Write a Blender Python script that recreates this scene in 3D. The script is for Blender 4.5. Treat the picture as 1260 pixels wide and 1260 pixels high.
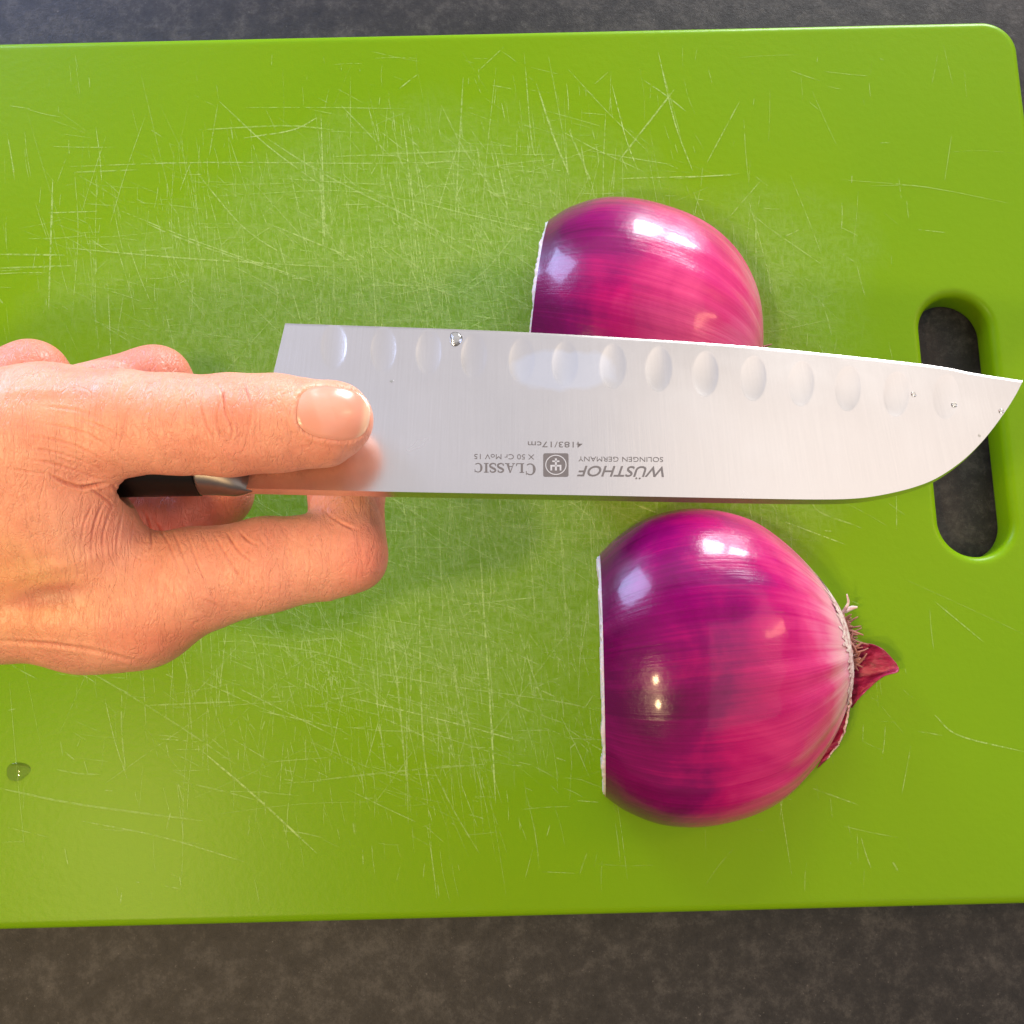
import bpy, bmesh, math, random
import numpy as np
from mathutils import Vector, Matrix
from mathutils.bvhtree import BVHTree

random.seed(11)
rng = np.random.default_rng(11)
S = bpy.context.scene
C = S.collection
for o in list(bpy.data.objects):
    bpy.data.objects.remove(o)

# ------------------------------------------------------------------ camera, world, lamps, exposure
F = 1263.0            # focal length in photo pixels (1260 px frame)
H = 0.310             # camera height above the top of the board (z = 0)
PITCH = math.radians(10)
cd = bpy.data.cameras.new('camera'); cam = bpy.data.objects.new('camera', cd); C.objects.link(cam)
cam.location = (0, 0, H); cam.rotation_euler = (PITCH, 0, 0)
cd.sensor_width = 36; cd.lens = 36 * F / 1260; cd.clip_start = 0.01; cd.clip_end = 50
S.camera = cam
S.view_settings.view_transform = 'Standard'; S.view_settings.look = 'None'
S.view_settings.exposure = 0.38; S.view_settings.gamma = 1.0

w = bpy.data.worlds.new('World'); S.world = w; w.use_nodes = True
bg = w.node_tree.nodes['Background']
bg.inputs[0].default_value = (0.90, 0.90, 1.0, 1); bg.inputs[1].default_value = 0.20

def area(name, loc, aim, size, power, color, spread=180):
    l = bpy.data.lights.new(name, 'AREA'); l.shape = 'RECTANGLE'
    l.size, l.size_y = size; l.energy = power; l.color = color; l.spread = math.radians(spread)
    o = bpy.data.objects.new(name, l); C.objects.link(o); o.location = loc
    o.rotation_euler = (Vector(aim) - Vector(loc)).to_track_quat('-Z', 'Y').to_euler()
    return o
LAMPS = [
    # name, location, aim, size, power, colour
    ('window_light', (0.72, 1.40, 0.24), (0, 0, 0), (0.26, 0.36), 11.0, (0.95, 0.97, 1.0)),
    ('window_light', (0.42, 1.50, 0.24), (0, 0, 0), (0.24, 0.40), 11.0, (0.93, 0.96, 1.0)),
    ('blue_window_light', (-0.95, 1.15, 0.42), (0, 0, 0), (0.44, 0.72), 17.0, (0.45, 0.58, 1.0)),
    ('wall_bounce', (-0.55, 1.9, 1.45), (-0.1, 0, 0), (1.7, 1.5), 3.3, (0.84, 0.87, 1.0)),
    ('ceiling_bounce', (1.30, 0.45, 1.6), (1.30, 0.45, 0), (2.0, 3.6), 17.0, (1.0, 0.92, 0.87)),
    ('warm_lamp', (-0.43, -0.14, 0.88), (0, 0, 0), (0.07, 0.07), 2.6, (1.0, 0.70, 0.36)),
    ('warm_lamp', (-0.38, -0.38, 0.82), (0, 0, 0), (0.07, 0.07), 2.6, (1.0, 0.70, 0.36)),
    ('warm_shelf_light', (1.1, 0.40, 0.82), (0, 0, 0), (0.10, 0.45), 2.4, (1.0, 0.45, 0.25)),
]
for a in LAMPS: area(*a)

# ------------------------------------------------------------------ helpers
CP = np.array([0, 0, H])
RT = np.array([1.0, 0, 0]); UPV = np.array([0, math.cos(PITCH), math.sin(PITCH)])
FW = np.array([0, math.sin(PITCH), -math.cos(PITCH)])
def P(px, py, D):
    """the place in the world at depth D (m) that the photograph shows at px, py"""
    px = np.asarray(px, float); py = np.asarray(py, float); D = np.asarray(D, float)
    d = FW + RT * ((px - 630) / F)[..., None] + UPV * ((630 - py) / F)[..., None]
    return CP + d * D[..., None]
def DZ(px, py, z):
    return (H - z) / (math.cos(PITCH) - math.sin(PITCH) * (630 - np.asarray(py, float)) / F)
def PZ(px, py, z=0.0):
    return P(px, py, DZ(px, py, z))
def proj(p):
    q = p - CP; D = q @ FW
    return 630 + F * (q @ RT) / D, 630 - F * (q @ UPV) / D, D

def mat(name):
    m = bpy.data.materials.new(name); m.use_nodes = True
    return m, m.node_tree.nodes, m.node_tree.links, m.node_tree.nodes['Principled BSDF']
def setp(b, **k):
    for n, v in k.items():
        n = n.replace('_', ' ')
        for i in b.inputs:
            if i.name.lower() == n.lower():
                i.default_value = (tuple(v) + (1,)) if isinstance(v, tuple) and i.type == 'RGBA' else v
def noise(N, L, scale, detail=4, rough=0.55, vec=None, dist=0):
    n = N.new('ShaderNodeTexNoise'); n.inputs['Scale'].default_value = scale
    n.inputs['Detail'].default_value = detail; n.inputs['Roughness'].default_value = rough
    n.inputs['Distortion'].default_value = dist
    if vec is not None: L.new(vec, n.inputs['Vector'])
    return n.outputs['Fac']
def mapping(N, L, vec, scale=(1, 1, 1), rot=(0, 0, 0), loc=(0, 0, 0)):
    m = N.new('ShaderNodeMapping'); L.new(vec, m.inputs[0])
    m.inputs['Scale'].default_value = scale; m.inputs['Rotation'].default_value = rot; m.inputs['Location'].default_value = loc
    return m.outputs[0]
def ramp(N, L, fac, stops):
    r = N.new('ShaderNodeValToRGB'); L.new(fac, r.inputs[0]); e = r.color_ramp.elements
    while len(e) < len(stops): e.new(0.5)
    for x, (p, c) in zip(e, stops):
        x.position = p; x.color = (*c, 1) if isinstance(c, tuple) else (c, c, c, 1)
    return r.outputs[0]
def mixc(N, L, fac, a, b, mode='MIX'):
    m = N.new('ShaderNodeMix'); m.data_type = 'RGBA'; m.blend_type = mode
    for s, v in ((m.inputs[0], fac), (m.inputs[6], a), (m.inputs[7], b)):
        if isinstance(v, (int, float)): s.default_value = v
        elif isinstance(v, tuple): s.default_value = (*v, 1)
        else: L.new(v, s)
    return m.outputs[2]
def math_(N, L, op, a, b=0.0, clamp=False):
    m = N.new('ShaderNodeMath'); m.operation = op; m.use_clamp = clamp
    for s, v in ((m.inputs[0], a), (m.inputs[1], b)):
        if isinstance(v, (int, float)): s.default_value = v
        else: L.new(v, s)
    return m.outputs[0]
def bump(N, L, b, h, strength, dist, prev=None):
    n = N.new('ShaderNodeBump'); n.inputs['Strength'].default_value = strength; n.inputs['Distance'].default_value = dist
    L.new(h, n.inputs['Height'])
    if prev is not None: L.new(prev, n.inputs['Normal'])
    L.new(n.outputs[0], b.inputs['Normal']); return n.outputs[0]
def coords(N, kind='Object'):
    return N.new('ShaderNodeTexCoord').outputs[kind]
def attr(N, name, out='Color'):
    a = N.new('ShaderNodeAttribute'); a.attribute_name = name; return a.outputs[out]

def empty(name, loc, label, cat, group=None):
    o = bpy.data.objects.new(name, None); C.objects.link(o); o.location = Vector(tuple(map(float, loc)))
    o.empty_display_size = 0.01
    o['label'] = label; o['category'] = cat
    if group: o['group'] = group
    return o
def obj(name, verts, faces, m, parent=None, smooth=True, label=None, kind=None, root=None):
    """one mesh object; verts are world coordinates, root is the thing whose origin they are taken from"""
    org = np.zeros(3)
    r = root or parent
    top = r
    while top is not None and top.parent is not None: top = top.parent
    if top is not None: org = np.array(top.location)
    v = np.asarray(verts, float) - org
    me = bpy.data.meshes.new(name)
    if isinstance(faces, np.ndarray) and faces.ndim == 2:
        n = faces.shape[1]
        me.vertices.add(len(v)); me.vertices.foreach_set('co', v.astype(np.float32).ravel())
        me.loops.add(faces.size); me.loops.foreach_set('vertex_index', faces.astype(np.int32).ravel())
        me.polygons.add(len(faces)); me.polygons.foreach_set('loop_start', np.arange(0, faces.size, n, dtype=np.int32))
        me.update(calc_edges=True); me.validate()
    else:
        me.from_pydata([tuple(x) for x in v], [], [tuple(map(int, f)) for f in faces]); me.update()
    if smooth: me.polygons.foreach_set('use_smooth', [True] * len(me.polygons))
    me.materials.append(m)
    o = bpy.data.objects.new(name, me); C.objects.link(o)
    if parent is not None: o.parent = parent
    if label: o['label'] = label
    if kind: o['kind'] = kind
    return o
def fix_normals(o):
    bm = bmesh.new(); bm.from_mesh(o.data); bmesh.ops.recalc_face_normals(bm, faces=bm.faces); bm.to_mesh(o.data); bm.free()
def set_col(o, name, col):
    col = np.asarray(col, np.float32)
    if col.shape[1] == 3: col = np.hstack([col, np.ones((len(col), 1), np.float32)])
    a = o.data.color_attributes.new(name, 'FLOAT_COLOR', 'POINT'); a.data.foreach_set('color', col.ravel())
def grid_faces(nu, nv, close_u=False, flip=False):
    i, j = np.meshgrid(np.arange(nu if close_u else nu - 1), np.arange(nv - 1), indexing='ij')
    i2 = (i + 1) % nu
    f = np.stack([i * nv + j, i2 * nv + j, i2 * nv + j + 1, i * nv + j + 1], -1).reshape(-1, 4)
    return f[:, ::-1] if flip else f
def catmull(pts, n):
    pts = np.asarray(pts, float); k = len(pts)
    q = np.vstack([2 * pts[0] - pts[1], pts, 2 * pts[-1] - pts[-2]])
    t = np.linspace(0, k - 1, n); i = np.minimum(t.astype(int), k - 2); u = (t - i)[:, None]
    a, b, c, d = q[i], q[i + 1], q[i + 2], q[i + 3]
    return 0.5 * (2 * b + (c - a) * u + (2 * a - 5 * b + 4 * c - d) * u * u + (3 * b - a - 3 * c + d) * u ** 3)
def tubes(paths, n=8):
    V, Fc = [], []
    for pts, rad in paths:
        pts = np.asarray(pts, float); m = len(pts); rad = np.broadcast_to(rad, m)
        t = np.gradient(pts, axis=0); t /= np.linalg.norm(t, axis=1)[:, None] + 1e-12
        ref = np.array([0, 0, 1.0]) if abs(t[:, 2]).mean() < 0.8 else np.array([0, 1.0, 0])
        a = np.cross(t, ref); a /= np.linalg.norm(a, axis=1)[:, None]; b = np.cross(t, a)
        th = np.linspace(0, 2 * np.pi, n, endpoint=False)
        ring = pts[:, None] + rad[:, None, None] * (np.cos(th)[None, :, None] * a[:, None] + np.sin(th)[None, :, None] * b[:, None])
        o = len(V) and sum(len(x) for x in V)
        V.append(ring.reshape(-1, 3))
        for i in range(m - 1):
            for k in range(n):
                Fc.append((o + i * n + k, o + i * n + (k + 1) % n, o + (i + 1) * n + (k + 1) % n, o + (i + 1) * n + k))
        Fc.append(tuple(o + k for k in range(n))[::-1]); Fc.append(tuple(o + (m - 1) * n + k for k in range(n)))
    return np.vstack(V), Fc

# ------------------------------------------------------------------ materials
def m_counter():
    m, N, L, b = mat('dark_stone_laminate'); v = coords(N)
    n1 = noise(N, L, 130, 10, .80, v, .1); n2 = noise(N, L, 700, 6, .8, v); n3 = noise(N, L, 900, 3, .7, v)
    c = ramp(N, L, n1, [(.32, (.011, .0112, .0115)), (.5, (.026, .0255, .025)), (.68, (.068, .066, .062))])
    c = mixc(N, L, .55, c, ramp(N, L, n2, [(.3, .35), (.5, .5), (.72, .78)]), 'OVERLAY')
    sp = ramp(N, L, n3, [(.66, 0.0), (.74, 1.0)])
    c = mixc(N, L, math_(N, L, 'MULTIPLY', sp, .4), c, (.20, .19, .18))
    L.new(c, b.inputs['Base Color'])
    L.new(ramp(N, L, n2, [(.3, .42), (.7, .55)]), b.inputs['Roughness'])
    bump(N, L, b, n2, .3, .0006); setp(b, Specular_IOR_Level=.28); return m

def m_board():
    m, N, L, b = mat('green_polypropylene'); v = coords(N)
    big = noise(N, L, 9, 3, .5, v)
    base = mixc(N, L, big, (.145, .315, .0010), (.190, .355, .0018))
    # abraded middle of the board: fine pale fuzz where the knife has been
    mask = N.new('ShaderNodeTexGradient'); mask.gradient_type = 'SPHERICAL'
    L.new(mapping(N, L, v, (1 / .155, 1 / .125, 0), (0, 0, 0), (-.010 / .155, -.010 / .125, 0)), mask.inputs[0])
    mask2 = N.new('ShaderNodeTexGradient'); mask2.gradient_type = 'SPHERICAL'
    L.new(mapping(N, L, v, (1 / .062, 1 / .05, 0), (0, 0, 0), (-.105 / .062, -.052 / .05, 0)), mask2.inputs[0])
    mk = math_(N, L, 'ADD', math_(N, L, 'MAXIMUM', mask.outputs['Fac'], math_(N, L, 'MULTIPLY', mask2.outputs['Fac'], .7)), math_(N, L, 'MULTIPLY', math_(N, L, 'SUBTRACT', noise(N, L, 14, 5, .6, v), .5), .9))
    mk = ramp(N, L, mk, [(.12, 0.0), (.75, 1.0)])
    f1 = noise(N, L, 900, 3, .7, mapping(N, L, v, (1, .30, 1), (0, 0, .05)))
    f2 = noise(N, L, 620, 4, .7, mapping(N, L, v, (.45, 1, 1), (0, 0, .5)))
    fz = ramp(N, L, math_(N, L, 'MAXIMUM', f1, f2), [(.44, 0.0), (.70, 1.0)])
    fac = math_(N, L, 'MULTIPLY', math_(N, L, 'MULTIPLY', fz, mk), .60)
    c = mixc(N, L, fac, base, (.42, .58, .20))
    c = mixc(N, L, math_(N, L, 'MULTIPLY', mk, .42), c, (.125, .255, .055))  # darker grey-green middle: shade of hand and knife painted into the board colour
    L.new(c, b.inputs['Base Color'])
    r = math_(N, L, 'ADD', .34, math_(N, L, 'MULTIPLY', mk, .22)); L.new(r, b.inputs['Roughness'])
    h = math_(N, L, 'MULTIPLY', fz, mk)
    p = bump(N, L, b, noise(N, L, 420, 3, .6, v), .12, .0006); bump(N, L, b, h, .35, .0002, p)
    setp(b, Subsurface_Weight=.25, Subsurface_Radius=(.5, .8, .05), Subsurface_Scale=.006, Specular_IOR_Level=.14)
    return m
def m_scratch():
    m, N, L, b = mat('scratched_plastic'); v = coords(N)
    setp(b, Base_Color=(.46, .68, .18), Roughness=.6, Alpha=1.0)
    n = ramp(N, L, noise(N, L, 500, 3, .7, v), [(.36, 0.0), (.58, 1.0)])
    L.new(math_(N, L, 'MULTIPLY', n, math_(N, L, 'MULTIPLY', attr(N, 'strength', 'Fac'), .85)), b.inputs['Alpha'])
    return m
def m_steel(name='brushed_steel', rough=.21, col=(.83, .76, .70)):
    m, N, L, b = mat(name); v = coords(N)
    s = mapping(N, L, v, (3200, 60, 60))
    n = noise(N, L, 1.0, 3, .6, s); n2 = noise(N, L, 30, 4, .6, v)
    c = mixc(N, L, n, tuple(x * .90 for x in col), col); L.new(c, b.inputs['Base Color'])
    setp(b, Metallic=1.0)
    L.new(math_(N, L, 'ADD', rough - .04, math_(N, L, 'MULTIPLY', n2, .16)), b.inputs['Roughness'])
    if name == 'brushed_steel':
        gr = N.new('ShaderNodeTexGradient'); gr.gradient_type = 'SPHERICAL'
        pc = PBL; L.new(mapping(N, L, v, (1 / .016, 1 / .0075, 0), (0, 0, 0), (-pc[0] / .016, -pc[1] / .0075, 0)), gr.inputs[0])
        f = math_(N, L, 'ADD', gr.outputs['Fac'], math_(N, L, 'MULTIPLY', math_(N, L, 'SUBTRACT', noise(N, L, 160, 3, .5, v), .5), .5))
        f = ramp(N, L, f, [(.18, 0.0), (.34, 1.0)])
        L.new(mixc(N, L, math_(N, L, 'MULTIPLY', f, .5), c, (.84, .84, .90)), b.inputs['Base Color'])  # bluish reflection on a moist film, painted into the steel colour
    bump(N, L, b, n, .18, .00004); return m
def m_plain(name, col, rough=.5, **k):
    m, N, L, b = mat(name); v = coords(N)
    n = noise(N, L, 180, 4, .6, v)
    L.new(mixc(N, L, n, tuple(x * .85 for x in col), tuple(min(1, x * 1.12) for x in col)), b.inputs['Base Color'])
    setp(b, Roughness=rough, **k); return m
def m_onion(name, seed, dark=0.0, red=0.0, fade=.62):
    m, N, L, b = mat(name)
    uv = coords(N, 'UV')           # u = turn round the axis, v = cut end to root
    a = mapping(N, L, uv, (26, .8, 1), (0, 0, 0), (seed, seed * 2, 0))
    s1 = noise(N, L, 1.0, 6, .62, a, .35)
    s2 = noise(N, L, 1.0, 5, .65, mapping(N, L, uv, (150, 1.2, 1), (0, 0, 0), (seed, 0, 0)))
    s3 = noise(N, L, 1.0, 4, .55, mapping(N, L, uv, (4.2, 2.4, 1), (0, 0, 0), (seed * 3.1, .3, 0)), .6)
    t = N.new('ShaderNodeSeparateXYZ'); L.new(uv, t.inputs[0])
    k = math_(N, L, 'ADD', math_(N, L, 'MULTIPLY', s1, .26), math_(N, L, 'MULTIPLY', s3, .62))
    k = math_(N, L, 'ADD', k, math_(N, L, 'MULTIPLY', math_(N, L, 'SUBTRACT', t.outputs['Y'], .34), .60))
    k = math_(N, L, 'ADD', k, math_(N, L, 'MULTIPLY', math_(N, L, 'SUBTRACT', s2, .5), .20))
    k = math_(N, L, 'SUBTRACT', k, dark - .04)
    c = ramp(N, L, k, [(.30, (.10, .0008, .055 - red * .03)), (.46, (.22, .0010, .110 - red * .05)), (.60, (.46, .005, .145 - red * .06)), (.76, (.66, .045, .215 - red * .08)), (.92, (.76, .17, .35 - red * .1))])
    wt = math_(N, L, 'MULTIPLY', ramp(N, L, math_(N, L, 'ADD', t.outputs['Y'], math_(N, L, 'MULTIPLY', s1, .14)), [(.90, 0.0), (1.0, 1.0)]), fade)
    c = mixc(N, L, wt, c, (.86, .58, .62))
    L.new(c, b.inputs['Base Color'])
    setp(b, Roughness=.24, Subsurface_Weight=.12, Subsurface_Radius=(1.0, .25, .4), Subsurface_Scale=.003, Specular_IOR_Level=.22,
         Coat_Weight=.28, Coat_Roughness=.10)
    p = bump(N, L, b, s2, .16, .0006)
    wv = noise(N, L, 230, 3, .6, coords(N)); bump(N, L, b, wv, .20, .0006, p)
    return m
def m_cut():
    m, N, L, b = mat('onion_flesh'); uv = coords(N, 'UV'); t = N.new('ShaderNodeSeparateXYZ'); L.new(uv, t.inputs[0])
    w_ = math_(N, L, 'FRACT', math_(N, L, 'MULTIPLY', t.outputs['Y'], 8.0))
    c = ramp(N, L, w_, [(.0, (.50, .10, .32)), (.10, (.72, .62, .68)), (.9, (.74, .70, .72)), (1.0, (.6, .25, .42))])
    L.new(c, b.inputs['Base Color'])
    setp(b, Roughness=.3, Subsurface_Weight=.3, Subsurface_Scale=.003)
    bump(N, L, b, noise(N, L, 500, 3, .6, coords(N)), .3, .0006); return m
def m_skin():
    m, N, L, b = mat('skin'); v = coords(N)
    col = attr(N, 'tone')
    n1 = noise(N, L, 90, 5, .6, v); n2 = noise(N, L, 420, 4, .65, v)
    c = mixc(N, L, math_(N, L, 'MULTIPLY', ramp(N, L, n1, [(.35, 0.0), (.68, 1.0)]), .34), col, (.80, .235, .16))
    c = mixc(N, L, math_(N, L, 'MULTIPLY', ramp(N, L, n2, [(.40, 1.0), (.62, 0.0)]), .16), c, (.50, .17, .09))
    L.new(c, b.inputs['Base Color'])
    setp(b, Roughness=.41, Subsurface_Weight=.24, Subsurface_Radius=(1.0, .35, .18), Subsurface_Scale=.003, Specular_IOR_Level=.45)
    vo = N.new('ShaderNodeTexVoronoi'); vo.feature = 'DISTANCE_TO_EDGE'; vo.inputs['Scale'].default_value = 900
    nd = N.new('ShaderNodeTexNoise'); nd.inputs['Scale'].default_value = 300; L.new(v, nd.inputs['Vector'])
    sc = mixc(N, L, .0022, v, nd.outputs['Color'], 'ADD'); L.new(sc, vo.inputs['Vector'])
    r = ramp(N, L, vo.outputs['Distance'], [(.0, 0.0), (.22, 1.0)])
    p = bump(N, L, b, r, .20, .00012)
    for sc_, st_ in (((330, 75, 200), .5), ((620, 210, 420), .35)):
        nn_ = noise(N, L, 1.0, 3, .6, mapping(N, L, v, sc_), .7)
        ab = math_(N, L, 'ABSOLUTE', math_(N, L, 'SUBTRACT', nn_, .5))
        p = bump(N, L, b, ramp(N, L, ab, [(.0, 0.0), (.045, 1.0)]), st_, .00022, p)
    p = bump(N, L, b, noise(N, L, 1.0, 4, .6, mapping(N, L, v, (500, 130, 300))), .24, .0005, p)
    bump(N, L, b, n2, .25, .0004, p)
    return m
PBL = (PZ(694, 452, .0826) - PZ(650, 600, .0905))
M_COUNTER, M_BOARD, M_SCR = m_counter(), m_board(), m_scratch()
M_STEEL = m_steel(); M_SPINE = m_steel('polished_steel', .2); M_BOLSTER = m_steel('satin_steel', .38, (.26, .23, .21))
M_BLACK = m_plain('black_handle', (.004, .004, .004), .45, Specular_IOR_Level=.2)
M_ETCH = m_plain('etched_grey', (.11, .095, .085), .6)
M_ON1, M_ON2 = m_onion('red_onion_skin', 1.7), m_onion('red_onion_skin_dark', 7.3, -.05, .15, .0)
M_CUT = m_cut(); M_SKIN = m_skin()
def m_fray():
    m, N, L, b = mat('dry_pale_membrane'); v = coords(N)
    L.new(ramp(N, L, noise(N, L, 420, 5, .7, v), [(.35, (.45, .22, .24)), (.48, (.72, .52, .50)), (.62, (.84, .76, .70))]), b.inputs['Base Color'])
    setp(b, Roughness=.6); bump(N, L, b, noise(N, L, 700, 4, .7, v), .8, .0006); return m
M_FRAY = m_fray()
M_ROOT = m_plain('dry_root', (.36, .15, .12), .75)
def m_paper():
    m, N, L, b = mat('papery_red_skin'); v = coords(N)
    n = noise(N, L, 1, 5, .65, mapping(N, L, v, (150, 700, 300), (0, 0, -.5)), .4)
    L.new(ramp(N, L, n, [(.3, (.13, .003, .022)), (.5, (.34, .010, .065)), (.7, (.55, .045, .13))]), b.inputs['Base Color'])
    setp(b, Roughness=.45); bump(N, L, b, n, .6, .0005); return m
M_PAPER = m_paper()
def m_nail():
    m, N, L, b = mat('nail'); c = attr(N, 'tone'); L.new(c, b.inputs['Base Color'])
    setp(b, Roughness=.27, Subsurface_Weight=.2, Subsurface_Radius=(1., .4, .25), Subsurface_Scale=.002, Coat_Weight=.3, Coat_Roughness=.2)
    bump(N, L, b, noise(N, L, 1, 2, .5, mapping(N, L, coords(N), (60, 900, 900))), .06, .0003); return m
M_NAIL = m_nail()
def m_water():
    m, N, L, b = mat('water'); N.remove(b)
    tr = N.new('ShaderNodeBsdfTransparent'); tr.inputs[0].default_value = (.97, .985, .96, 1)
    gl = N.new('ShaderNodeBsdfGlossy'); gl.inputs['Roughness'].default_value = .05
    fr = N.new('ShaderNodeFresnel'); fr.inputs[0].default_value = 1.45
    mx_ = N.new('ShaderNodeMixShader'); L.new(fr.outputs[0], mx_.inputs[0]); L.new(tr.outputs[0], mx_.inputs[1]); L.new(gl.outputs[0], mx_.inputs[2])
    L.new(mx_.outputs[0], N['Material Output'].inputs['Surface']); return m
M_WATER = m_water()

# ------------------------------------------------------------------ counter and board
TH = 0.012
g = 1.6
o = obj('countertop', [(-g, -g, -TH), (g, -g, -TH), (g, g, -TH), (-g, g, -TH), (-g, -g, -TH - .03), (g, -g, -TH - .03), (g, g, -TH - .03), (-g, g, -TH - .03)],
        [(0, 1, 2, 3), (7, 6, 5, 4), (0, 4, 5, 1), (1, 5, 6, 2), (2, 6, 7, 3), (3, 7, 4, 0)], M_COUNTER, smooth=False)
o['kind'] = 'structure'

# board frame: right end, top and bottom edges taken at the board's top face
ang = math.radians(1.38)
ex = np.array([math.cos(ang), math.sin(ang)]); ey = np.array([-math.sin(ang), math.cos(ang)])
tp = PZ(640, 37)[:2]; bt = PZ(640, 1129)[:2]; rt = PZ(1258, 95)[:2]
X1 = rt @ ex; Y1 = tp @ ey; Y0 = bt @ ey; X0 = X1 - 0.405
def BL(x, y, z): return np.array([*(ex * x + ey * y), z])
def rrect(x0, x1, y0, y1, r, n=12):
    pts = []
    for cx, cy, a0 in ((x1 - r, y1 - r, 0), (x0 + r, y1 - r, 90), (x0 + r, y0 + r, 180), (x1 - r, y0 + r, 270)):
        for k in range(n + 1):
            a = math.radians(a0 + 90 * k / n); pts.append((cx + r * math.cos(a), cy + r * math.sin(a)))
    return pts
s_t = PZ(1172, 362)[:2]; s_b = PZ(1206, 686)[:2]
sx = (s_t @ ex + s_b @ ex) / 2; sy1 = s_t @ ey; sy0 = s_b @ ey; SW = 0.0116
def stadium(ins):
    return rrect(sx - SW - ins, sx + SW + ins, sy0 - ins, sy1 + ins, SW + ins - 1e-5, 14)
RE = 0.0026   # edge rounding
prof = [(RE + .0009, 0.0)] + [(RE - RE * math.sin(a), -RE + RE * math.cos(a)) for a in np.linspace(0, math.pi / 2, 9)]
prof += [(RE - RE * math.sin(a), -TH + RE - RE * math.cos(a)) for a in np.linspace(math.pi / 2, 0, 9)][0:] + [(RE + .0009, -TH)]
board = empty('cutting_board', BL((X0 + X1) / 2, (Y0 + Y1) / 2, -TH), 'lime green plastic cutting board with an oval hand slot and many knife scratches', 'cutting board')
bm = bmesh.new()
def ring(pts, z): return [bm.verts.new(Vector(BL(x, y, z)) - board.location) for x, y in pts]
out_r, in_r = [], []
for ins, z in prof:
    out_r.append(ring(rrect(X0 + ins, X1 - ins, Y0 + ins, Y1 - ins, .0112 - ins * .9), z))
    in_r.append(ring(stadium(ins - .0004), z))
for rs, fl in ((out_r, 0), (in_r, 1)):
    for a, b_ in zip(rs, rs[1:]):
        n = len(a)
        for k in range(n):
            q = (a[k], b_[k], b_[(k + 1) % n], a[(k + 1) % n]); bm.faces.new(q[::-1] if fl else q).smooth = True
bmesh.ops.remove_doubles(bm, verts=bm.verts, dist=1e-7)
for idx in (0, -1):
    es = set()
    for rs in (out_r, in_r):
        r = [x for x in rs[idx] if x.is_valid]
        for k in range(len(r)):
            e = bm.edges.get((r[k], r[(k + 1) % len(r)]))
            if e: es.add(e)
    res = bmesh.ops.triangle_fill(bm, edges=list(es), use_beauty=True)
    for f in res['geom']:
        if isinstance(f, bmesh.types.BMFace): f.smooth = False
bmesh.ops.recalc_face_normals(bm, faces=bm.faces)
me = bpy.data.meshes.new('board_slab'); bm.to_mesh(me); bm.free(); me.materials.append(M_BOARD)
o = bpy.data.objects.new('board_slab', me); C.objects.link(o); o.parent = board

# knife scratches: fine ribbons following the top face
scr = []   # (points px, width mm, strength)
hand_scr = [((85,205),(250,200),(460,201),(590,198)), ((90,212),(170,209)), ((60,262),(120,260)), ((92,212),(96,290),(88,400)), ((65,220),(60,380)),
    ((270,125),(330,180),(400,232)), ((320,165),(400,215),(520,275),(620,325)), ((150,260),(250,300),(400,352)), ((180,275),(240,300),(375,345)),
    ((0,313),(80,314)), ((0,330),(90,327)), ((80,305),(230,318),(430,330)), ((240,210),(300,280),(360,320)), ((395,140),(400,300)), ((395,205),(399,310)),
    ((420,130),(480,192)), ((495,140),(515,300),(535,395)), ((503,140),(525,290)), ((543,130),(575,190),(630,265)), ((570,95),(560,270)), ((588,88),(620,58)),
    ((645,65),(655,180),(665,190)), ((660,103),(680,165),(700,215)), ((675,70),(690,150),(702,230)), ((753,105),(770,170),(785,210)), ((810,65),(830,150),(852,210)),
    ((815,85),(838,170)), ((760,200),(830,110)), ((870,200),(910,125)), ((830,220),(910,214)), ((760,220),(900,216)), ((945,280),(1010,325)), ((930,265),(930,370)),
    ((500,245),(720,300)), ((480,190),(590,185)), ((410,160),(350,155),(245,160)), ((290,240),(420,235),(520,250)), ((330,275),(440,320)), ((390,145),(360,160),(300,170)),
    ((500,170),(505,260)), ((610,190),(625,260)), ((730,230),(700,160)), ((640,280),(600,330),(560,360)),
    ((295,788),(400,805),(475,835)), ((475,830),(560,845),(680,862),(740,875)), ((430,858),(560,890),(640,912)), ((480,760),(490,850),(500,960)), ((515,720),(520,900),(530,985)),
    ((590,670),(602,850),(610,990)), ((550,720),(560,830),(575,910)), ((290,845),(350,875),(410,905)), ((250,925),(320,985),(390,1050)), ((390,960),(500,948),(600,940)),
    ((530,940),(560,1000),(590,1050)), ((0,970),(100,990),(250,1010)), ((100,1010),(200,1030),(300,1060)), ((205,1020),(210,1000)), ((150,850),(150,900),(155,950)),
    ((100,820),(200,880),(290,940)), ((180,868),(290,863)), ((730,855),(720,870)), ((1010,760),(1060,790)), ((1150,880),(1180,905),(1260,925)), ((1130,900),(1160,905)),
    ((1000,970),(1055,990)), ((1098,1060),(1105,1072)), ((740,1080),(745,1110)), ((785,1090),(795,1112)), ((1040,560),(1000,620),(1060,650)), ((1120,640),(1160,690)),
    ((1150,740),(1210,790)), ((960,640),(1040,670)), ((830,640),(780,620)), ((650,640),(660,780)), ((690,650),(700,820)), ((640,860),(650,780)),
    ((540,640),(545,760)), ((510,620),(512,700)), ((560,745),(660,735))]
for pl in hand_scr: scr.append((catmull(pl, 3 * len(pl) + 8), rng.uniform(.30, .58), rng.uniform(.4, .9)))
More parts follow.
